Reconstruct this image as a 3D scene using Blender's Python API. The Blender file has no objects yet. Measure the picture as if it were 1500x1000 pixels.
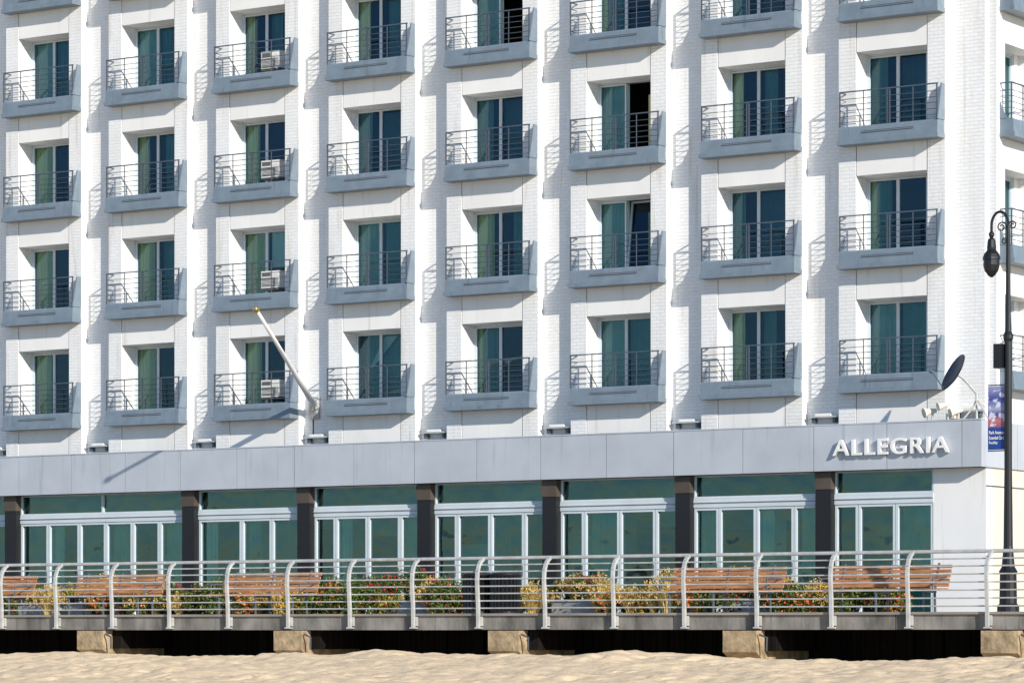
import bpy, math, random
from mathutils import Vector, Matrix, noise
random.seed(7)
scene = bpy.context.scene
COL = scene.collection
rad = math.radians

# ------------------------------------------------------------------ materials
def new_mat(name):
    m = bpy.data.materials.new(name); m.use_nodes = True
    nt = m.node_tree
    return m, nt, nt.nodes, nt.links, nt.nodes['Principled BSDF']

def mat(name, c, rough=0.6, metal=0.0, var=0.12, vscale=2.0, bump=0.0, bscale=30.0, stretch=(1,1,1), c2=None, spec=0.5):
    m, nt, N, L, P = new_mat(name)
    geo = N.new('ShaderNodeNewGeometry'); mp = N.new('ShaderNodeMapping')
    mp.inputs['Scale'].default_value = stretch
    L.new(geo.outputs['Position'], mp.inputs['Vector'])
    nz = N.new('ShaderNodeTexNoise'); nz.inputs['Scale'].default_value = vscale
    nz.inputs['Detail'].default_value = 6
    L.new(mp.outputs[0], nz.inputs['Vector'])
    cr = N.new('ShaderNodeValToRGB')
    cr.color_ramp.elements[0].position = 0.3; cr.color_ramp.elements[1].position = 0.7
    a = c2 if c2 else tuple(x*(1-var) for x in c)
    b = tuple(min(1, x*(1+var*0.5)) for x in c)
    cr.color_ramp.elements[0].color = (*a, 1); cr.color_ramp.elements[1].color = (*b, 1)
    L.new(nz.outputs['Fac'], cr.inputs[0]); L.new(cr.outputs[0], P.inputs['Base Color'])
    P.inputs['Roughness'].default_value = rough; P.inputs['Metallic'].default_value = metal
    P.inputs['Specular IOR Level'].default_value = spec
    if bump:
        n2 = N.new('ShaderNodeTexNoise'); n2.inputs['Scale'].default_value = bscale; n2.inputs['Detail'].default_value = 5
        L.new(mp.outputs[0], n2.inputs['Vector'])
        b_ = N.new('ShaderNodeBump'); b_.inputs['Distance'].default_value = bump; b_.inputs['Strength'].default_value = 1
        L.new(n2.outputs['Fac'], b_.inputs['Height']); L.new(b_.outputs[0], P.inputs['Normal'])
    return m

def brick_mat(name, c):
    m, nt, N, L, P = new_mat(name)
    geo = N.new('ShaderNodeNewGeometry'); sp = N.new('ShaderNodeSeparateXYZ'); L.new(geo.outputs['Position'], sp.inputs[0])
    ad = N.new('ShaderNodeMath'); ad.operation = 'ADD'; L.new(sp.outputs[0], ad.inputs[0]); L.new(sp.outputs[1], ad.inputs[1])
    cb = N.new('ShaderNodeCombineXYZ'); L.new(ad.outputs[0], cb.inputs[0]); L.new(sp.outputs[2], cb.inputs[1])
    br = N.new('ShaderNodeTexBrick'); L.new(cb.outputs[0], br.inputs['Vector'])
    br.inputs['Scale'].default_value = 1; br.inputs['Brick Width'].default_value = 0.23
    br.inputs['Row Height'].default_value = 0.085; br.inputs['Mortar Size'].default_value = 0.009
    br.inputs['Mortar Smooth'].default_value = 0.5
    br.inputs['Color1'].default_value = (*c, 1)
    br.inputs['Color2'].default_value = (c[0]*.95, c[1]*.95, c[2]*.95, 1)
    br.inputs['Mortar'].default_value = (c[0]*.86, c[1]*.86, c[2]*.87, 1)
    nz = N.new('ShaderNodeTexNoise'); nz.inputs['Scale'].default_value = 0.9; nz.inputs['Detail'].default_value = 8
    mp = N.new('ShaderNodeMapping'); mp.inputs['Scale'].default_value = (2.5, 2.5, .5)
    L.new(geo.outputs['Position'], mp.inputs[0]); L.new(mp.outputs[0], nz.inputs['Vector'])
    cr = N.new('ShaderNodeValToRGB'); cr.color_ramp.elements[0].position = .25; cr.color_ramp.elements[1].position = .55
    cr.color_ramp.elements[0].color = (.91, .90, .88, 1); cr.color_ramp.elements[1].color = (1, 1, 1, 1)
    L.new(nz.outputs['Fac'], cr.inputs[0])
    mx = N.new('ShaderNodeMixRGB'); mx.blend_type = 'MULTIPLY'; mx.inputs[0].default_value = 1
    L.new(br.outputs['Color'], mx.inputs[1]); L.new(cr.outputs[0], mx.inputs[2]); L.new(mx.outputs[0], P.inputs['Base Color'])
    n3 = N.new('ShaderNodeTexNoise'); n3.inputs['Scale'].default_value = 9; L.new(geo.outputs['Position'], n3.inputs['Vector'])
    sb = N.new('ShaderNodeMath'); sb.operation = 'SUBTRACT'
    ml = N.new('ShaderNodeMath'); ml.operation = 'MULTIPLY'; ml.inputs[1].default_value = .8; L.new(n3.outputs['Fac'], ml.inputs[0])
    L.new(ml.outputs[0], sb.inputs[0]); L.new(br.outputs['Fac'], sb.inputs[1])
    bp = N.new('ShaderNodeBump'); bp.inputs['Distance'].default_value = .006; bp.inputs['Strength'].default_value = .65
    L.new(sb.outputs[0], bp.inputs['Height']); L.new(bp.outputs[0], P.inputs['Normal'])
    P.inputs['Roughness'].default_value = .55
    return m

def glass_mat(name, tint, ior=1.6, wav=0.01, gcol=(.7,.9,1)):
    m = bpy.data.materials.new(name); m.use_nodes = True; nt = m.node_tree; N = nt.nodes; L = nt.links
    N.clear(); out = N.new('ShaderNodeOutputMaterial')
    tr = N.new('ShaderNodeBsdfTransparent'); tr.inputs[0].default_value = (*tint, 1)
    gl = N.new('ShaderNodeBsdfGlossy'); gl.inputs['Roughness'].default_value = .03; gl.inputs['Color'].default_value = (*gcol, 1)
    fr = N.new('ShaderNodeFresnel'); fr.inputs[0].default_value = ior
    nz = N.new('ShaderNodeTexNoise'); nz.inputs['Scale'].default_value = 1.3
    geo = N.new('ShaderNodeNewGeometry'); L.new(geo.outputs['Position'], nz.inputs['Vector'])
    bp = N.new('ShaderNodeBump'); bp.inputs['Distance'].default_value = wav; L.new(nz.outputs['Fac'], bp.inputs['Height'])
    L.new(bp.outputs[0], gl.inputs['Normal'])
    mx = N.new('ShaderNodeMixShader'); L.new(fr.outputs[0], mx.inputs[0]); L.new(tr.outputs[0], mx.inputs[1]); L.new(gl.outputs[0], mx.inputs[2])
    L.new(mx.outputs[0], out.inputs[0])
    return m

M = {}
M['brick'] = brick_mat('white_painted_brick', (.90, .895, .885))
M['panel'] = mat('white_panel', (.885, .87, .85), .55, var=.06, vscale=1.2, stretch=(1,1,.5))
M['white'] = mat('white_frame', (.62, .68, .72), .35, var=.06)
M['cream'] = mat('cream_wall', (.74, .67, .56), .6, var=.06)
M['fascia'] = mat('metal_fascia', (.54, .57, .62), .40, .12, var=.10, vscale=1.1)
M['joint'] = mat('dark_joint', (.10, .11, .13), .7)
M['balc'] = mat('balcony_grey', (.20, .255, .31), .5, var=.15, vscale=3)
M['rail'] = mat('rail_grey', (.11, .13, .16), .4, .3)
M['black'] = mat('black_paint', (.012, .012, .014), .4)
M['dark'] = mat('dark_column', (.012, .012, .013), .5)
M['brown'] = mat('brown_cladding', (.09, .07, .055), .6, var=.2)
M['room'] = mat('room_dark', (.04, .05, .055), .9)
M['shop'] = mat('shop_interior', (.55, .64, .60), .9, var=.8, vscale=.6)
M['glass'] = glass_mat('window_glass', (.66, .84, .80), 1.75, .008, (.45,.72,.95))
M['sglass'] = glass_mat('storefront_glass', (.52, .84, .80), 2.0, .02, (.6,.95,1))
M['olive'] = mat('olive_curtain', (.84, .78, .42), .9, var=.1)
M['teal'] = mat('teal_curtain', (.19, .36, .36), .9, var=.15)
M['bluec'] = mat('blue_curtain', (.10, .19, .24), .9, var=.15)
M['sheer'] = mat('sheer_curtain', (.48, .64, .58), .9, var=.15)
M['pale'] = mat('pale_curtain', (.82, .88, .82), .9, var=.1)
M['ac'] = mat('ac_casing', (.82, .80, .76), .5, var=.1)
M['acg'] = mat('ac_grille', (.14, .14, .13), .6)
M['rooft'] = mat('roof_membrane', (.3, .3, .3), .9)
M['silver'] = mat('galvanised_white', (.62, .62, .60), .35, .3, var=.2, vscale=6)
M['planter'] = mat('planter_grey', (.36, .37, .38), .7, var=.2, vscale=6)
M['wood'] = mat('bench_wood', (.52, .24, .11), .55, var=.45, vscale=3, stretch=(1, 8, 8))
M['plank'] = mat('deck_planks', (.32, .29, .26), .8, var=.3, vscale=2, stretch=(.4, 6, 1))
M['beam'] = mat('weathered_beam', (.25, .235, .215), .85, var=.6, vscale=2.2, bump=.01, bscale=15, stretch=(1, 1, .5))
M['conc'] = mat('tan_concrete', (.44, .33, .20), .9, var=.5, vscale=5, bump=.02, bscale=12)
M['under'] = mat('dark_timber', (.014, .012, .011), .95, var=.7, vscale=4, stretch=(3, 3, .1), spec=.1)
M['dish'] = mat('dish_blue_grey', (.06, .08, .12), .4, .2)
M['brass'] = mat('brass', (.6, .42, .15), .3, .8)
def add_streaks(m, amt):
    nt = m.node_tree; N = nt.nodes; L = nt.links; P = N['Principled BSDF']
    src = P.inputs['Base Color'].links[0].from_socket
    geo = N.new('ShaderNodeNewGeometry'); mp = N.new('ShaderNodeMapping'); mp.inputs['Scale'].default_value = (7, 7, .45)
    L.new(geo.outputs['Position'], mp.inputs[0])
    nz = N.new('ShaderNodeTexNoise'); nz.inputs['Scale'].default_value = 1; nz.inputs['Detail'].default_value = 4; L.new(mp.outputs[0], nz.inputs['Vector'])
    cr = N.new('ShaderNodeValToRGB'); cr.color_ramp.elements[0].position = .60; cr.color_ramp.elements[1].position = .82
    cr.color_ramp.elements[0].color = (1,1,1,1); cr.color_ramp.elements[1].color = amt
    L.new(nz.outputs['Fac'], cr.inputs[0])
    mx = N.new('ShaderNodeMixRGB'); mx.blend_type = 'MULTIPLY'; mx.inputs[0].default_value = 1
    L.new(src, mx.inputs[1]); L.new(cr.outputs[0], mx.inputs[2]); L.new(mx.outputs[0], P.inputs['Base Color'])
add_streaks(M['brick'], (.76,.71,.64,1)); add_streaks(M['panel'], (.80,.75,.68,1))
add_streaks(M['fascia'], (.72,.72,.74,1)); add_streaks(M['balc'], (.6,.6,.62,1)); add_streaks(M['beam'], (.4,.4,.4,1))

# ------------------------------------------------------------------ mesh builder
class MB:
    def __init__(s): s.v = []; s.f = []; s.m = []; s.mats = []
    def mi(s, k):
        if k not in s.mats: s.mats.append(k)
        return s.mats.index(k)
    def box(s, x0, x1, y0, y1, z0, z1, k):
        b = len(s.v); i = s.mi(k)
        s.v += [(x0,y0,z0),(x1,y0,z0),(x1,y1,z0),(x0,y1,z0),(x0,y0,z1),(x1,y0,z1),(x1,y1,z1),(x0,y1,z1)]
        for f in ((0,3,2,1),(4,5,6,7),(0,1,5,4),(1,2,6,5),(2,3,7,6),(3,0,4,7)):
            s.f.append(tuple(b+q for q in f)); s.m.append(i)
    def poly(s, pts, k):
        b = len(s.v); s.v += [tuple(p) for p in pts]; s.f.append(tuple(range(b, b+len(pts)))); s.m.append(s.mi(k))
    def prism_x(s, x0, x1, yz, k):
        b = len(s.v); n = len(yz); i = s.mi(k)
        s.v += [(x0, y, z) for y, z in yz] + [(x1, y, z) for y, z in yz]
        s.f.append(tuple(b+q for q in range(n))); s.m.append(i)
        s.f.append(tuple(b+n+q for q in reversed(range(n)))); s.m.append(i)
        for q in range(n):
            r = (q+1) % n
            s.f.append((b+q, b+n+q, b+n+r, b+r)); s.m.append(i)
    def pleat(s, x0, x1, y, z0, z1, amp, per, k):
        per *= random.uniform(.85, 1.2)
        n = max(2, int((x1-x0)/per*6)); b = len(s.v); i = s.mi(k)
        ph = random.random()*6; p2 = random.random()*6
        for q in range(n+1):
            x = x0+(x1-x0)*q/n; yy = y+amp*math.sin(ph+x/per*6.283)*(.7+.3*math.sin(p2+x*5))+amp*.4*math.sin(p2+x/per*2.7)
            s.v += [(x, yy, z0), (x, yy, z1)]
        for q in range(n):
            s.f.append((b+2*q, b+2*q+2, b+2*q+3, b+2*q+1)); s.m.append(i)
    def tube(s, pts, r, k, seg=8, caps=True):
        pts = [Vector(p) for p in pts]; n = len(pts); b = len(s.v); i = s.mi(k)
        rs = r if isinstance(r, (list, tuple)) else [r]*n
        up = None
        for q, p in enumerate(pts):
            t = (pts[min(q+1, n-1)]-pts[max(q-1, 0)]).normalized()
            if up is None:
                up = Vector((0,0,1)) if abs(t.z) < .9 else Vector((1,0,0))
            a = t.cross(up).normalized(); c = a.cross(t).normalized(); up = c
            for j in range(seg):
                w = 2*math.pi*j/seg
                s.v.append(tuple(p+a*math.cos(w)*rs[q]+c*math.sin(w)*rs[q]))
        for q in range(n-1):
            for j in range(seg):
                j2 = (j+1) % seg
                s.f.append((b+q*seg+j, b+q*seg+j2, b+(q+1)*seg+j2, b+(q+1)*seg+j)); s.m.append(i)
        if caps:
            s.f.append(tuple(b+j for j in reversed(range(seg)))); s.m.append(i)
            s.f.append(tuple(b+(n-1)*seg+j for j in range(seg))); s.m.append(i)
    def tube_z(s, cx, cy, prof, k, seg=16):
        b = len(s.v); i = s.mi(k)
        for r, z in prof:
            for j in range(seg):
                w = 2*math.pi*j/seg; s.v.append((cx+r*math.cos(w), cy+r*math.sin(w), z))
        for q in range(len(prof)-1):
            for j in range(seg):
                j2 = (j+1) % seg
                s.f.append((b+q*seg+j, b+q*seg+j2, b+(q+1)*seg+j2, b+(q+1)*seg+j)); s.m.append(i)
        s.f.append(tuple(b+j for j in reversed(range(seg)))); s.m.append(i)
        s.f.append(tuple(b+(len(prof)-1)*seg+j for j in range(seg))); s.m.append(i)
    def mesh(s, name, smooth=False):
        me = bpy.data.meshes.new(name); me.from_pydata(s.v, [], s.f)
        for k in s.mats: me.materials.append(M[k])
        me.polygons.foreach_set('material_index', s.m)
        if smooth: me.polygons.foreach_set('use_smooth', [True]*len(s.f))
        me.update(); return me
    def obj(s, name, parent=None, loc=(0,0,0), rz=0, smooth=False):
        return put(s.mesh(name, smooth), name, parent, loc, rz)

def put(me, name, parent=None, loc=(0,0,0), rz=0):
    o = bpy.data.objects.new(name, me); COL.objects.link(o); o.location = loc; o.rotation_euler = (0, 0, rz)
    if parent: o.parent = parent
    return o
def empty(name, loc=(0,0,0)):
    o = bpy.data.objects.new(name, None); COL.objects.link(o); o.location = loc; return o

# ------------------------------------------------------------------ hotel
hotel = empty('hotel_building')
PITCH = 3.735; Z0 = 5.22; FH = 2.9; NF = 6
C8 = -34.67
fronts = [C8 - PITCH*i for i in range(11)]
XL = fronts[-1]-2.2; TOP = Z0+FH*NF+.6

def walls(centers, xa, xb, name, loc, rz):
    w = MB(); zb = 4.2
    cs = sorted(centers)
    prev = xa
    for c in cs:
        w.box(prev, c-1.38, .6, 1.0, zb, TOP, 'brick'); prev = c+1.38
        w.box(c-1.38, c-.93, .35, 1.3, zb, TOP, 'brick')
        w.box(c+.93, c+1.38, .35, 1.3, zb, TOP, 'brick')
        w.box(c-.929, c+.929, .385, 1.1, zb, Z0+.33, 'joint')
        w.box(c-.910, c+.910, .362, .382, zb, Z0+.34, 'panel')
        for k in range(NF):
            z = Z0+FH*k
            zt = z+FH+.34 if k < NF-1 else TOP
            w.box(c-.929, c+.929, .40, 1.3, z+2.215, zt-.01, 'panel')
            w.box(c-.929, c+.929, .385, .399, z+2.23, zt-.02, 'joint')
            w.box(c-.910, c+.910, .362, .382, z+2.21, zt, 'panel')
            w.box(c+.69, c+.9285, .86, 1.25, z+.34, z+2.214, 'panel')
    w.box(prev, xb, .6, 1.0, zb, TOP, 'brick')
    return w.obj(name, hotel, loc, rz)
walls(fronts, XL, -32.4, 'front_walls', (0,0,0), 0)
sides = [2.07+PITCH*i for i in range(4)]
SX = -31.8
walls(sides, 1.0, 16.2, 'side_walls', (SX, 0, 0), rad(90))

core = MB()
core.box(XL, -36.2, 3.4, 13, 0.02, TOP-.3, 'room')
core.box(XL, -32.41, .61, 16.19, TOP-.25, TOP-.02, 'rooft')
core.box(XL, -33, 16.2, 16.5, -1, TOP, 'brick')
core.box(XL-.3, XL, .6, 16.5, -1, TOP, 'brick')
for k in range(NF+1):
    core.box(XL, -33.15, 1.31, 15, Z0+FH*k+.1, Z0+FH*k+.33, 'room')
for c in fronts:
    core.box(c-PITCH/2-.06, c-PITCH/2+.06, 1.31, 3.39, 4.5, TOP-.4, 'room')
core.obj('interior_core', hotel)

b = MB()
b.prism_x(-1.21, 1.35, [(.0,.10),(.345,.10),(.345,.42),(.05,.42),(.02,.38)], 'balc')
b.box(-1.235, 1.375, -.03, .348, 0, .098, 'balc')
for q in range(4):
    b.box(-.62, .74, -.004+.012*q, .03+.01*q, .245+q*.035, .259+q*.035, 'joint')
b.prism_x(1.335, 1.37, [(.0,.421),(.34,.421),(.34,1.26),(.19,1.26)], 'balc')
b.prism_x(-1.225, -1.195, [(.18,.421),(.34,.421),(.34,.8)], 'balc')
for i, z in enumerate((.53,.665,.80,.935,1.07)):
    b.tube([(-1.19,.06,z),(1.33,.06,z)], .0085, 'rail', 6)
    b.tube([(-1.19,.06,z),(-1.19,.34,z)], .0085, 'rail', 6)
b.box(-1.21, 1.334, .04, .08, 1.225, 1.252, 'rail')
b.box(-1.21, -1.175, .081, .34, 1.225, 1.252, 'rail')
for x in (-1.20, .04, .10, 1.31):
    b.box(x-.014, x+.014, .045, .075, .4, 1.224, 'rail')
for x in (-.58, .7):
    b.box(x-.008, x+.008, .05, .07, .4, 1.224, 'rail')
balc_me = b.mesh('balcony')

def frame_rect(w, x0, x1, y0, y1, z0, z1, t, k='white'):
    w.box(x0, x0+t, y0, y1, z0, z1, k); w.box(x1-t, x1, y0, y1, z0, z1, k)
    w.box(x0+t, x1-t, y0+.001, y1-.001, z1-t, z1, k); w.box(x0+t, x1-t, y0+.001, y1-.001, z0, z0+t, k)

def window(v):
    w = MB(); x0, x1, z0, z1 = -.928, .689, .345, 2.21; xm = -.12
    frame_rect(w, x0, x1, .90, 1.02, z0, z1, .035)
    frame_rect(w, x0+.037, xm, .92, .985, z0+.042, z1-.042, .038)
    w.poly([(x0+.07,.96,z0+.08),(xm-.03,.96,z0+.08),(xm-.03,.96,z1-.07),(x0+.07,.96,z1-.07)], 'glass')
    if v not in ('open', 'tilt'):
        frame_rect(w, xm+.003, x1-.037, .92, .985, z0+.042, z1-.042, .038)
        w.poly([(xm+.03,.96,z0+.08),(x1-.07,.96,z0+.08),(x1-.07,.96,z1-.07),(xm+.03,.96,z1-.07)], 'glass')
    if v == 'tilt':
        s = len(w.v)
        frame_rect(w, xm+.003, x1-.042, .92, .985, z0+.042, z1-.042, .045)
        w.poly([(xm+.04,.96,z0+.08),(x1-.08,.96,z0+.08),(x1-.08,.96,z1-.08),(xm+.04,.96,z1-.08)], 'glass')
        for q in range(s, len(w.v)):
            x, y, z = w.v[q]; w.v[q] = (x, y+(z-z0)*.13, z)
    zt, zb = 2.17, .36
    j = random.uniform(-.10, .08); j2 = random.uniform(-.12, .12)
    if v == 'olive':
        w.pleat(-.88, -.34+j, 1.045, zb, zt, .022, .12, 'olive'); w.pleat(.45+j2, .66, 1.2, zb, zt, .03, .12, 'teal')
    elif v == 'olive2':
        w.pleat(-.88, -.30+j, 1.045, zb, zt, .022, .13, 'olive'); w.pleat(-.02+j2, .66, 1.22, zb, zt, .02, .10, 'teal')
    elif v == 'full':
        w.pleat(-.88, -.05+j*.3, 1.06, zb, zt, .03, .15, 'teal'); w.pleat(-.02, .66, 1.09, zb, zt, .03, .15, 'teal')
    elif v == 'blue':
        w.pleat(-.88, -.45+j, 1.05, zb, zt, .025, .12, 'teal'); w.pleat(-.40+j2, .66, 1.5, zb, zt, .03, .2, 'bluec')
    elif v == 'pale':
        w.pleat(-.88, -.1+j, 1.06, zb, zt, .03, .13, 'olive'); w.pleat(-.05, .66, 1.06, 1.2, zt, .015, .10, 'pale')
    elif v == 'half':
        w.pleat(-.88, -.25+j, 1.06, zb, zt, .03, .13, 'teal'); w.pleat(-.88, -.72, 1.04, zb, zt, .015, .08, 'olive')
    elif v == 'open' or v == 'tilt':
        w.pleat(-.88, -.10+j*.3, 1.06, zb, zt, .03, .13, 'sheer'); w.pleat(.3, .5, 1.3, zb, 1.9, .02, .1, 'olive')
    elif v == 'part':
        w.pleat(-.88, -.60+j, 1.05, zb, zt, .025, .1, 'olive'); w.pleat(-.05+j2, .3+j2, 1.15, zb, zt, .03, .13, 'teal')
    elif v == 'sheer':
        w.pleat(-.88, -.12+j*.5, 1.06, zb, zt, .025, .14, 'sheer'); w.pleat(-.08, .66, 1.08, zb, zt, .03, .15, 'teal')
    elif v == 'swag':
        w.pleat(-.88, .66, 1.2, zb, zt, .03, .16, 'teal')
        w.poly([(-.1,1.1,2.1),(.3,1.1,2.1),(-.5,1.12,1.3),(-.6,1.12,1.3)], 'pale')
    return w.mesh('window_'+v)
plan = {0:['sheer','half','blue','blue','full','full'],
        1:['part','blue','part','blue','open','half'],
        2:['sheer','tilt','open','half','full','half'],
        3:['half','olive2','blue','open','half','full'],
        4:['swag','sheer','blue','part','full','half'],
        5:['olive','pale','olive','part','half','half'],
        6:['olive','olive2','part','sheer','full','half'],
        7:['olive','olive','olive','sheer','olive','half']}
ac = MB()
ac.box(.02,.64,.50,.9,.62,1.07,'ac'); ac.box(.06,.6,.495,.4995,.66,.88,'acg')
for q in range(6): ac.box(.062,.598,.485,.494,.68+q*.034,.694+q*.034,'ac')
ac.box(.06,.34,.492,.4985,.93,1.03,'acg'); ac.box(.38,.6,.492,.4985,.95,1.01,'panel')
ac.box(.05,.61,.46,.9,.56,.60,'acg')
ac_me = ac.mesh('air_conditioner')
for ci, c in enumerate(fronts):
    for k in range(NF):
        z = Z0+FH*k
        put(balc_me, 'balcony', hotel, (c, 0, z))
        v = plan.get(ci, ['olive','half','full','olive2','part','full'])[k]
        put(window(v), 'window', hotel, (c, 0, z))
        if ci == 5 and k < 5: put(ac_me, 'air_conditioner', hotel, (c, 0, z-.02*(k%2)))
for c in sides:
    for k in range(NF):
        put(balc_me, 'balcony', hotel, (SX, c, Z0+FH*k), rad(90))
        put(window('olive2'), 'window', hotel, (SX, c, Z0+FH*k), rad(90))

# --- podium
p = MB()
FB, FT = 3.33, 4.37
p.box(XL, -31.53, -1.46, 14, FB+.01, FT-.03, 'joint')
edges = [-31.5, -31.98] + [-31.98-1.872*i for i in range(1, 24)]
for a, bb in zip(edges[:-1], edges[1:]):
    if bb < XL-1: break
    p.box(bb+.008, a-(.008 if a < -31.6 else 0), -1.5-.004*random.random(), -1.462, FB, FT-.002*random.random(), 'fascia')
y = -1.462
while y < 14:
    p.box(-31.528, -31.5, y+.003, y+1.86, FB, FT, 'fascia'); y += 1.872
p.box(XL, -31.49, -1.515, -1.3, FT+.001, FT+.03, 'fascia')
p.box(-32.87, -31.56, -1.13, -.8, 0, FB, 'panel')
p.box(-31.9, -31.555, -.799, 14, 0, FB, 'cream')
p.box(-31.56, -31.545, -1.13, 14, 2.9, 2.93, 'joint')
cols = [-32.87, -35.58, -39.33, -43.08, -46.80, -50.55, -54.33, -60.53, -64.3, -68.0, -71.7, XL]
for cx in cols[1:]:
    p.box(cx-.2, cx+.2, -1.32, -.85, 0, 2.92, 'dark')
    p.box(cx-.21, cx+.21, -1.34, -.84, 2.921, FB, 'brown')
p.obj('podium', hotel)

g = MB()
def store(xa, xb, fr, tsplit=1):
    ya, yb = -1.12, -.98
    frame_rect(g, xa, xb, ya, yb, 2.80, FB, .035)
    g.box(xa, xb, ya-.02, yb, 2.57, 2.799, 'white')
    g.box(xa, xb, ya-.04, ya-.021, 2.69, 2.712, 'white')
    g.box(xa, xb, ya-.023, ya-.0205, 2.66, 2.672, 'joint')
    for s in range(1, tsplit):
        xm = xa+(xb-xa)*s/tsplit; g.box(xm-.03, xm+.03, ya+.002, yb-.002, 2.836, FB-.036, 'white')
    g.poly([(xa,-1.05,2.80),(xb,-1.05,2.80),(xb,-1.05,FB),(xa,-1.05,FB)], 'sglass')
    g.poly([(xa,-1.05,.02),(xb,-1.05,.02),(xb,-1.05,2.56),(xa,-1.05,2.56)], 'sglass')
    x = xa
    for f in fr:
        x2 = x+(xb-xa)*f
        frame_rect(g, x+.008, x2-.008, ya, yb, .02, 2.565, .058)
        if f < .35: g.box(x2-.05, x2-.03, ya-.05, ya-.003, 1.0, 1.25, 'joint')
        r = random.random()
        if r < .30: g.pleat(x+.08, x2-.08, -.90, .05, 2.7, .03, .16, random.choice(('sheer','teal','sheer')))
        elif r < .52: g.pleat(x+.04, x+.04+(x2-x)*.45, -.90, .05, 2.7, .03, .12, 'sheer')
        elif r < .76: g.pleat(x+.04, x+.08+(x2-x)*.30, -.92, .05, 2.7, .025, .12, 'pale')
        x = x2
D4 = [.2,.3,.3,.2]
segs = [([.24,.38,.38],1),(D4,1),(D4,1),(D4,1),(D4,1),([.42,.29,.29],1),([.17,.19,.16,.16,.16,.16],2),(D4,1),(D4,1),(D4,1),(D4,1)]
for i in range(len(cols)-1):
    xb = cols[i]-(.2 if i else 0); xa = cols[i+1]+.2
    store(xa, xb, segs[i][0], segs[i][1])
g.obj('storefront_glazing', hotel)
it = MB()
it.box(XL, -32.9, .6, .8, 0, 3.3, 'shop'); it.box(XL, -31.95, -.7, .6, .001, .02, 'shop')
for i in range(22):
    x = -34-i*1.8+random.random(); it.tube_z(x, random.uniform(-.3, .05), [(.3,.02),(.05,.06),(.05,.7),(.45,.72),(.45,.75)], 'cream', 12)
    x += .9; it.box(x-.2, x+.2, -.1, .3, .02, .45, 'brown'); it.box(x-.2, x+.2, .26, .3, .46, .95, 'brown')
    xx = x+random.uniform(-1,.5); it.box(xx-.6*random.random()-.2, xx+.3, .45+.002*i, .59, random.uniform(.5,1.3), random.uniform(1.7,2.5), random.choice(('pale','room','brown','room','pale')))
it.obj('restaurant_interior', hotel)

for c in fronts:
    f = MB(); x = c+1.38
    f.box(x+.12, x+.92, .40, .56, .50, .54, 'silver'); f.box(x+.2, x+.28, .45, .598, .38, .499, 'rail'); f.box(x+.75, x+.83, .45, .598, .38, .499, 'rail')
    f.box(x+.3, x+.72, .42, .54, .541, .60, 'panel')
    f.obj('facade_floodlight', hotel, (0, 0, 4.2))

def text_mesh(s, name, width, height, depth, key, bold=0.0, space=1.0):
    cu = bpy.data.curves.new(name, 'FONT'); cu.body = s; cu.extrude = .02; cu.offset = bold; cu.space_character = space
    o = bpy.data.objects.new(name+'_tmp', cu); COL.objects.link(o)
    bpy.context.view_layer.update()
    me = bpy.data.meshes.new_from_object(o.evaluated_get(bpy.context.evaluated_depsgraph_get()))
    bpy.data.objects.remove(o)
    xs = [v.co.x for v in me.vertices]; ys = [v.co.y for v in me.vertices]
    x0, x1, y0, y1 = min(xs), max(xs), min(ys), max(ys)
    for v in me.vertices:
        v.co = ((v.co.x-x0)/(x1-x0)*width, -(v.co.z+.02)/.04*depth, (v.co.y-y0)/(y1-y0)*height)
    me.materials.clear(); me.materials.append(M[key]); me.name = name
    return me
sign = put(text_mesh('ALLEGRIA', 'hotel_name_sign', 2.93, .37, .09, 'panel', .010, 1.12), 'hotel_name_sign', None, (-35.18, -1.53, 3.66))

# flagpole
fp = MB()
B = Vector((-51.6, .60, 5.5)); T = Vector((-48.8, -5.5, 7.40))
fp.tube([B+(T-B)*t for t in (.02, .3, .6, 1)], [.08, .07, .055, .04], 'panel', 12)
fp.tube([B, B+(T-B)*.03], .13, 'silver', 12)
fp.box(-51.75, -51.45, .5, .599, 5.2, 5.8, 'silver')
fp.tube([(-51.6,.5,5.2),(-51.6,.5,4.7)], .02, 'rail', 6)
d = (T-B).normalized()
fp.tube([T+d*(-.02), T+d*.05, T+d*.11, T+d*.17], [.03, .075, .075, .02], 'brass', 12)
fp.obj('flagpole', None, smooth=True)

# satellite dish
sd = MB()
cen = Vector((-32.42, -1.05, 5.50)); nrm = Vector((-.60, -.64, .48)).normalized()
a = nrm.cross(Vector((0,0,1))).normalized(); c_ = nrm.cross(a).normalized()
rings = 7; seg = 28
for sgn, off in ((1, 0), (-1, -.015)):
    bb = len(sd.v)
    sd.v.append(tuple(cen+nrm*(off-.10)))
    for r in range(1, rings+1):
        q = r/rings
        for j in range(seg):
            w = 2*math.pi*j/seg
            sd.v.append(tuple(cen+a*.43*q*math.cos(w)+c_*.46*q*math.sin(w)+nrm*(off-.10+.10*q*q)))
    for j in range(seg):
        f = (bb, bb+1+j, bb+1+(j+1) % seg); sd.f.append(f); sd.m.append(sd.mi('dish'))
        for r in range(rings-1):
            p0 = bb+1+r*seg
            sd.f.append((p0+j, p0+seg+j, p0+seg+(j+1) % seg, p0+(j+1) % seg)); sd.m.append(sd.mi('dish'))
back = cen-nrm*.12
base = Vector((-31.95, -.8, 4.37))
sd.tube([back, back-nrm*.14, Vector((-32.1,-.85,5.2)), Vector((-31.95,-.8,5.0)), base], .028, 'silver', 8)
lnb = cen+nrm*.42+c_*.25
sd.tube([cen+c_*.44, lnb], .012, 'rail', 6)
sd.tube([lnb, lnb+nrm*.08], .035, 'rail', 8)
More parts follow.
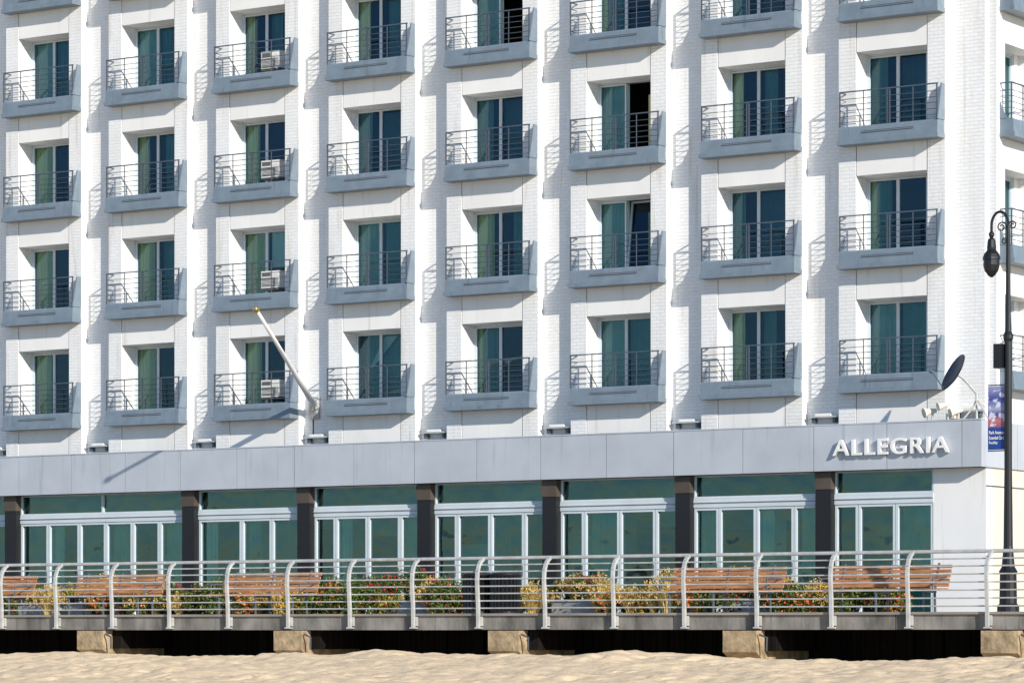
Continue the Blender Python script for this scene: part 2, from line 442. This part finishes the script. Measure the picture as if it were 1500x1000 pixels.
sd.tube([(-31.95,-.8,4.9),(-32.3,-.6,4.37)], .015, 'silver', 6); sd.tube([(-31.95,-.8,4.9),(-31.75,-.5,4.37)], .015, 'silver', 6)
sd.box(-32.1,-31.8,-.95,-.65,4.401,4.43,'silver')
sd.obj('satellite_dish', None)
eq = MB()
for (x, z, s) in ((-32.95,4.62,1),(-32.6,4.75,.8),(-32.3,4.6,.9)):
    eq.tube([(x,-1.0,4.4),(x,-1.0,z)], .025, 'silver', 6)
    eq.tube([(x+.06,-.95,z+.04),(x-.05,-1.12,z),(x-.12,-1.2,z-.03)], [.05*s,.08*s,.12*s], 'cream', 10)
eq.box(-33.1,-32.2,-1.06,-.94,4.401,4.44,'silver'); eq.box(-32.5,-32.36,-1.1,-.9,4.45,4.6,'cream')
eq.tube([(-32.25,-.9,4.42),(-31.85,-.9,4.85),(-31.7,-.9,4.7)], .02, 'cream', 6)
eq.obj('roof_floodlights')

# ------------------------------------------------------------------ boardwalk
bw = MB(); YE = -16.1
x = -95
while x < 25:
    bw.box(x+.004, x+2.436, YE, -.9, -.045, 0, 'plank'); x += 2.44
x = -95
while x < 25:
    bw.box(x+.006, x+4.57, YE+.04+.01*random.random(), YE+.28, -.31-.015*random.random(), -.047, 'beam'); x += 4.58
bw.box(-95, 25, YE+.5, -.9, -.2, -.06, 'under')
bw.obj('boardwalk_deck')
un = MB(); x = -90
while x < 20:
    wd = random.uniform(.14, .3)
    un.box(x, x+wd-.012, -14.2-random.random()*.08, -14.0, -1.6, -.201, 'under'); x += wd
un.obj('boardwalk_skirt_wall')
for i in range(-5, 9):
    cx = -24.15-5.16*i
    s = MB()
    s.prism_x(-.42, .28, [(0,-.33),(2.0,-.33),(2.0,-.86),(.25,-.86),(0,-.72)], 'conc')
    s.box(.29, .52, .3, 2.0, -.70, -.33, 'under'); s.box(-.2, .12, .4, .8, -1.7, -.861, 'conc')
    s.tube([(.33,.02,-.4),(.50,.0,-.46),(.46,.05,-.7)], .02, 'rail', 6)
    s.obj('concrete_pile_cap', None, (cx, YE-.12, 0))

rl = MB()
prof = [(-.05,-.27),(-.05,-.1),(-.055,.15),(-.075,.4),(-.09,.62),(-.075,.80),(-.02,.94),(.07,1.02),(.13,1.05)]
px = [-24.48+1.526*i for i in range(12, -33, -1)]
for x in px:
    for q in range(len(prof)-1):
        y0, z0 = prof[q]; y1, z1 = prof[q+1]
        w = .03
        dy, dz = y1-y0, z1-z0; l = math.hypot(dy, dz); ny, nz = dz/l*.03, -dy/l*.03
        rl.prism_x(x-w-.0003*(q%2), x+w+.0003*(q%2), [(y0-ny,z0-nz),(y1-ny,z1-nz),(y1+ny,z1+nz),(y0+ny,z0+nz)], 'silver')
    rl.box(x-.055, x+.055, -.10, .03, -.29, -.265, 'silver'); rl.box(x-.06, x+.06, -.012, .036, -.24, -.06, 'silver')
for z, y in ((.10,-.0),(.24,-.015),(.38,-.02),(.52,-.035),(.66,-.04),(.80,-.025),(.93,.03)):
    rl.tube([(px[-1],y,z),(px[0],y,z)], .0135, 'silver', 8)
rl.tube([(px[-1],.14,1.06),(px[0],.14,1.06)], .034, 'silver', 10)
rl.obj('boardwalk_railing', None, (0, YE, 0))

bn = MB(); Lb = 1.28
for i in range(5):
    z = .50+i*.088; y = .22+i*.035
    bn.box(-Lb, Lb, y, y+.03, z, z+.068, 'wood')
for i in range(5):
    bn.box(-Lb-.02, Lb+.02, -.33+i*.105, -.33+i*.105+.09, .42+.004*i, .455+.004*i, 'wood')
for x in (-1.0, 0, 1.0):
    bn.tube([(x,-.28,0),(x,-.28,.41)], .025, 'rail', 8); bn.tube([(x,.22,0),(x,.2,.41),(x,.40,.95)], .025, 'rail', 8)
    bn.box(x-.02, x+.02, -.32, .24, .385, .418, 'rail')
for x in (-1.2, 1.2):
    bn.tube([(x,-.3,.4),(x,-.3,.66),(x,.3,.68)], .018, 'rail', 8)
bme = bn.mesh('park_bench')
for i, x in enumerate((-28.47,-32.02,-43.34,-47.61,-51.4,-55.5,-24.0)):
    put(bme, 'park_bench', None, (x, -12.3, 0))

tb = MB()
for j in range(22):
    w = 2*math.pi*j/22; cx, cy = .29*math.cos(w), .29*math.sin(w)
    tb.box(cx-.026, cx+.026, cy-.026, cy+.026, .06, .82, 'black')
tb.tube_z(0,0,[(.25,.03),(.25,.78)],'dark',20); tb.tube_z(0,0,[(.33,.82),(.345,.85),(.33,.88),(.2,.93),(.1,.94)],'black',22)
tb.tube_z(0,0,[(.31,.02),(.31,.08)],'black',22)
tme = tb.mesh('litter_bin')
for x in (-39.05, -38.35): put(tme, 'litter_bin', None, (x, -10.4, 0))

# ------------------------------------------------------------------ plants
def leafmat(name, c, c2):
    return mat(name, c, .7, var=.3, vscale=9, c2=c2, spec=.2)
M['leaf'] = leafmat('leaf_green', (.09,.13,.03), (.03,.06,.015))
M['leaf2'] = leafmat('leaf_yellowgreen', (.24,.25,.05), (.11,.13,.03))
M['straw'] = leafmat('grass_straw', (.68,.48,.16), (.42,.29,.09))
M['orange'] = leafmat('bloom_orange', (.68,.18,.03), (.45,.10,.02))
M['red'] = leafmat('bloom_red', (.45,.04,.03), (.25,.02,.02))
M['yellow'] = leafmat('bloom_yellow', (.75,.46,.05), (.55,.28,.03))
M['mulch'] = mat('mulch', (.06,.04,.03), .9)
def leafq(m, p, s, k):
    a = Vector((random.gauss(0,1), random.gauss(0,1), random.gauss(0,1))).normalized()
    b_ = a.cross(Vector((random.gauss(0,1), random.gauss(0,1), random.gauss(0,1)))).normalized()
    m.poly([p-a*s, p+b_*s*.45, p+a*s, p-b_*s*.45], k)
def shrub(seed, w, h, leafk, flower, nf):
    random.seed(seed); m = MB()
    lobes = [(random.uniform(-.7,.7)*w, random.uniform(-.5,.5)*w, random.uniform(.2,.8)*h, random.uniform(.2,.45)*w) for _ in range(10)]
    for i in range(1700):
        lx, ly, lz, lr = random.choice(lobes)
        v = Vector((random.gauss(0,1), random.gauss(0,1), random.gauss(0,1))).normalized()*lr*random.uniform(.5,1.2)
        p = Vector((lx,ly,lz))+v
        if p.z < .01: continue
        leafq(m, p, random.uniform(.022,.042), leafk if random.random() < .8 else 'leaf2')
    for i in range(nf):
        lx, ly, lz, lr = random.choice(lobes)
        v = Vector((random.gauss(0,1), random.gauss(-.6,1), random.gauss(.5,1))).normalized()*lr*1.15
        p = Vector((lx,ly,lz))+v
        for _ in range(5): leafq(m, p+Vector((random.gauss(0,.014),random.gauss(0,.014),random.gauss(0,.014))), .028, flower)
    for i in range(7):
        lx, ly, lz, lr = lobes[i]; m.tube([(0,0,0),(lx*.5,ly*.5,lz*.6),(lx,ly,lz)], [.012,.009,.004], 'mulch', 5)
    return m.mesh('shrub')
def grass(seed, r, h):
    random.seed(seed); m = MB()
    for i in range(460):
        w = random.random()*6.283; rr = random.random()**.6; hh = h*random.uniform(.55,1.0)
        bx, by = .07*rr*math.cos(w), .07*rr*math.sin(w); tx, ty = r*rr*math.cos(w), r*rr*math.sin(w)
        s = .007; k = 'straw' if random.random() < .85 else 'leaf2'
        pts = []
        for q in range(5):
            t = q/4; pts.append(Vector((bx+tx*t*t*1.1, by+ty*t*t*1.1, hh*(t-.18*t**3*rr*2))))
        side = Vector((-math.sin(w+.7), math.cos(w+.7), 0))*s
        for q in range(4):
            f0 = 1-q/4.6; f1 = 1-(q+1)/4.6
            m.poly([pts[q]-side*f0, pts[q]+side*f0, pts[q+1]+side*f1, pts[q+1]-side*f1], k)
        if i % 4 == 0:
            for _ in range(7): leafq(m, pts[4]+Vector((random.gauss(0,.012),random.gauss(0,.012),random.uniform(-.06,.03))), .024, 'straw')
    return m.mesh('ornamental_grass')
SH = [shrub(1,.42,.62,'leaf','red',90), shrub(2,.36,.5,'leaf','orange',150), shrub(3,.45,.7,'leaf','red',40), shrub(4,.3,.42,'leaf2','yellow',160), shrub(6,.48,.66,'leaf','red',12), shrub(5,.3,.38,'leaf','orange',240)]
GR = [grass(11,.34,.72), grass(12,.28,.6)]
random.seed(33)
pl = MB()
pl.prism_x(-.62,.62,[(-.26,0),(.26,0),(.30,.33),(-.30,.33)],'planter'); pl.box(-.66,.66,-.33,.33,.331,.365,'planter'); pl.box(-.58,.58,-.26,.26,.366,.375,'mulch')
plm = pl.mesh('planter_box')
x = -62
while x < -31.2:
    box = random.random() < .5
    if box: put(plm, 'planter_box', None, (x, -4.9, 0))
    for j in range(5):
        zb = .36 if (box and j != 4) else 0
        r = random.random(); xx = x-.5+j*.33+random.uniform(-.08,.08); yy = -4.9+random.uniform(-.12,.12)
        sc = random.uniform(.8,1.15)
        if zb == 0: yy -= random.uniform(.45, .8)
        if r < .34: o = put(random.choice(GR), 'ornamental_grass', None, (xx, yy, zb))
        else: o = put(random.choice(SH), 'flowering_shrub', None, (xx, yy, zb))
        sc *= .95 if zb else 1.35
        o.scale = (sc, sc, sc*random.uniform(.8,1.1)); o.rotation_euler.z = random.random()*6
    x += random.uniform(1.3, 1.75)

# ------------------------------------------------------------------ street lamp
lp = MB(); 
lp.tube_z(0,0,[(.20,0),(.20,.12),(.16,.16),(.15,.7),(.17,.74),(.12,.82),(.085,1.2),(.07,2.6),(.068,4.9),(.09,4.95),(.09,5.02),(.06,5.08),(.048,5.4),(.036,6.9),(.03,7.0)],'black',14)
arc = [(0,0,6.3)]+[(-.165+.165*math.cos(t), 0, 7.02+.24*math.sin(t)) for t in [math.pi*i/12 for i in range(13)]]+[(-.33,0,6.9)]
lp.tube(arc, .026, 'black', 8)
def spiral(cx, cz, r0, turns, st, sg):
    return [(cx+r0*(1-.72*i/26)*math.cos(st+sg*turns*6.283*i/26), 0, cz+r0*(1-.72*i/26)*math.sin(st+sg*turns*6.283*i/26)) for i in range(27)]
lp.tube(spiral(-.13,6.98,.10,1.5,-.5,1), .013, 'black', 6)
lp.tube(spiral(.09,7.0,.08,1.4,3.0,-1), .013, 'black', 6)
lp.tube(spiral(-.07,6.72,.065,1.3,0,1), .012, 'black', 6)
lp.tube_z(-.33,0,[(.02,6.92),(.05,6.88),(.05,6.84),(.03,6.80),(.07,6.76),(.085,6.62),(.08,6.58),(.14,6.50),(.16,6.44),(.165,6.40)],'black',16)
lp.tube_z(-.33,0,[(.145,6.398),(.15,6.30),(.125,6.20),(.07,6.12),(.02,6.08)],'black',16)
lp.box(-.24,-.07,-.12,.12,4.42,4.86,'black'); lp.box(-.07,.02,-.03,.03,4.6,4.66,'black')
lp.tube([(0,0,4.12),(-.40,0,4.12)], .012, 'black', 6); lp.tube([(0,0,2.93),(-.40,0,2.93)], .012, 'black', 6)
lamp = lp.obj('street_lamp', None, (-25.17, -13.8, 0))
m, nt, N, L, P = new_mat('banner_print')
tc = N.new('ShaderNodeTexCoord'); sp = N.new('ShaderNodeSeparateXYZ'); L.new(tc.outputs['Generated'], sp.inputs[0])
cr = N.new('ShaderNodeValToRGB')
e = cr.color_ramp.elements; e[0].position = 0; e[0].color = (.01,.06,.30,1); e[1].position = 1; e[1].color = (.30,.32,.55,1)
for pos, c in ((.34,(.01,.06,.30)),(.36,(.30,.10,.16)),(.46,(.50,.18,.20)),(.56,(.06,.05,.25)),(.64,(.35,.38,.55)),(.8,(.05,.06,.30))):
    q = e.new(pos); q.color = (*c, 1)
nz = N.new('ShaderNodeTexNoise'); nz.inputs['Scale'].default_value = 8; L.new(tc.outputs['Object'], nz.inputs['Vector'])
L.new(sp.outputs[2], cr.inputs[0])
mx = N.new('ShaderNodeMixRGB'); mx.blend_type = 'SCREEN'
c2 = N.new('ShaderNodeValToRGB'); c2.color_ramp.elements[0].position = .52; c2.color_ramp.elements[1].position = .60
c2.color_ramp.elements[0].color = (0,0,0,1); c2.color_ramp.elements[1].color = (.55,.6,.7,1)
L.new(nz.outputs['Fac'], c2.inputs[0])
gt = N.new('ShaderNodeMath'); gt.operation = 'GREATER_THAN'; gt.inputs[1].default_value = .37; L.new(sp.outputs[2], gt.inputs[0]); L.new(gt.outputs[0], mx.inputs[0])
L.new(cr.outputs[0], mx.inputs[1]); L.new(c2.outputs[0], mx.inputs[2]); L.new(mx.outputs[0], P.inputs['Base Color'])
M['banner'] = m
bnr = MB(); bnr.box(-.40,-.06,-.004,.004,2.95,4.10,'banner')
bo = bnr.obj('banner', lamp)
for i, t in enumerate(('Park Avenue','Extended Care','Facility')):
    put(text_mesh(t, 'banner_text', .29 if i < 2 else .17, .065, .003, 'panel', .01), 'banner_text', lamp, (-.375, -.008, 3.23-i*.095))

# ------------------------------------------------------------------ sand ground and sea
def axis(lo, hi, dlo, dhi, step):
    out = []; x = dlo
    while x <= dhi: out.append(x); x += step
    s = step; x = dhi
    while x < hi: s *= 1.3; x += s; out.append(x)
    s = step; x = dlo; pre = []
    while x > lo: s *= 1.3; x -= s; pre.append(x)
    return pre[::-1]+out
xs = axis(-900, 900, -52, -14, .085); ys = axis(-900, 900, -34, -15.5, .085)
def lerp(pts, t):
    if t <= pts[0][0]: return pts[0][1]
    for (a, va), (b_, vb) in zip(pts[:-1], pts[1:]):
        if t <= b_:
            f = (t-a)/(b_-a); f = f*f*(3-2*f); return va+(vb-va)*f
    return pts[-1][1]
prz = [(-160,-4.2),(-95,-2.8),(-60,-2.1),(-45,-1.9),(-30,-1.17),(-24,-.98),(-19.5,-.80),(-17.5,-.83),(-15,-1.05),(0,-1.05)]
V = []
for y in ys:
    bz = lerp(prz, y); amp = 1 if -60 < y < -14 else .15
    for x in xs:
        n = 0
        if amp > .5 and -70 < x < 10:
            n = .11*noise.noise(Vector((x*.22, y*.3, 1)))+.09*noise.noise(Vector((x*.8, y*.8, 4)))
            f = noise.noise(Vector((x*2.0, y*1.8, 9))); n += .07*(abs(f)-.25)
            patch = max(0, min(1, .5+1.6*noise.noise(Vector((x*.35, y*.5, 12)))))
            f = noise.noise(Vector((x*3.8+3, y*3.5, 5))); n -= .15*patch*max(0, f-.10)
            n += .025*noise.noise(Vector((x*5.5, y*5.5, 2)))
        V.append((x, y, bz+n*amp))
nx = len(xs); F = []
for j in range(len(ys)-1):
    for i in range(nx-1):
        a = j*nx+i; F.append((a, a+1, a+nx+1, a+nx))
M['sand'] = mat('beach_sand', (.84,.645,.42), .95, var=.12, vscale=3, bump=.02, bscale=9, spec=.1)
me = bpy.data.meshes.new('beach_sand_ground'); me.from_pydata(V, [], F); me.materials.append(M['sand'])
me.polygons.foreach_set('use_smooth', [True]*len(F)); me.update()
put(me, 'beach_sand_ground')
M['sea'] = mat('sea_water_surface', (.02,.06,.09), .12, var=.3, vscale=.2, bump=.15, bscale=1.2)
se = MB(); se.poly([(-900,-900,-3.2),(900,-900,-3.2),(900,-100,-3.2),(-900,-100,-3.2)], 'sea'); se.obj('unseen_sea_water')  # sea out of view, added to cut warm sand bounce and cool the shadows

# ------------------------------------------------------------------ light
travel = Vector((-2.0, 1.0, -.92))
sun = bpy.data.lights.new('sun', 'SUN'); sun.energy = 5; sun.angle = rad(.5); sun.color = (1, .93, .82)
so = bpy.data.objects.new('sun', sun); COL.objects.link(so); so.rotation_euler = travel.to_track_quat('-Z', 'Y').to_euler()
so.location = (0, -30, 40)
w = bpy.data.worlds.new('World'); scene.world = w; w.use_nodes = True
N = w.node_tree.nodes; L = w.node_tree.links
sk = N.new('ShaderNodeTexSky'); sk.sky_type = 'NISHITA'; sk.sun_disc = False
sk.sun_elevation = math.atan2(-travel.z, math.hypot(travel.x, travel.y)); sk.sun_rotation = math.atan2(-travel.x, -travel.y)
sk.air_density = 1.0; sk.dust_density = 0; sk.ozone_density = 4.5
L.new(sk.outputs[0], N['Background'].inputs[0]); N['Background'].inputs[1].default_value = .15

# ------------------------------------------------------------------ camera
cam = bpy.data.cameras.new('camera'); co = bpy.data.objects.new('camera', cam); COL.objects.link(co)
co.location = (0, -68.3, -.33); co.rotation_euler = (rad(90), 0, rad(33.4))
cam.sensor_width = 36; cam.lens = 115.2; cam.shift_y = .282; cam.clip_end = 3000; cam.clip_start = .5
scene.camera = co
scene.view_settings.view_transform = 'Standard'; scene.view_settings.look = 'None'; scene.view_settings.exposure = 0
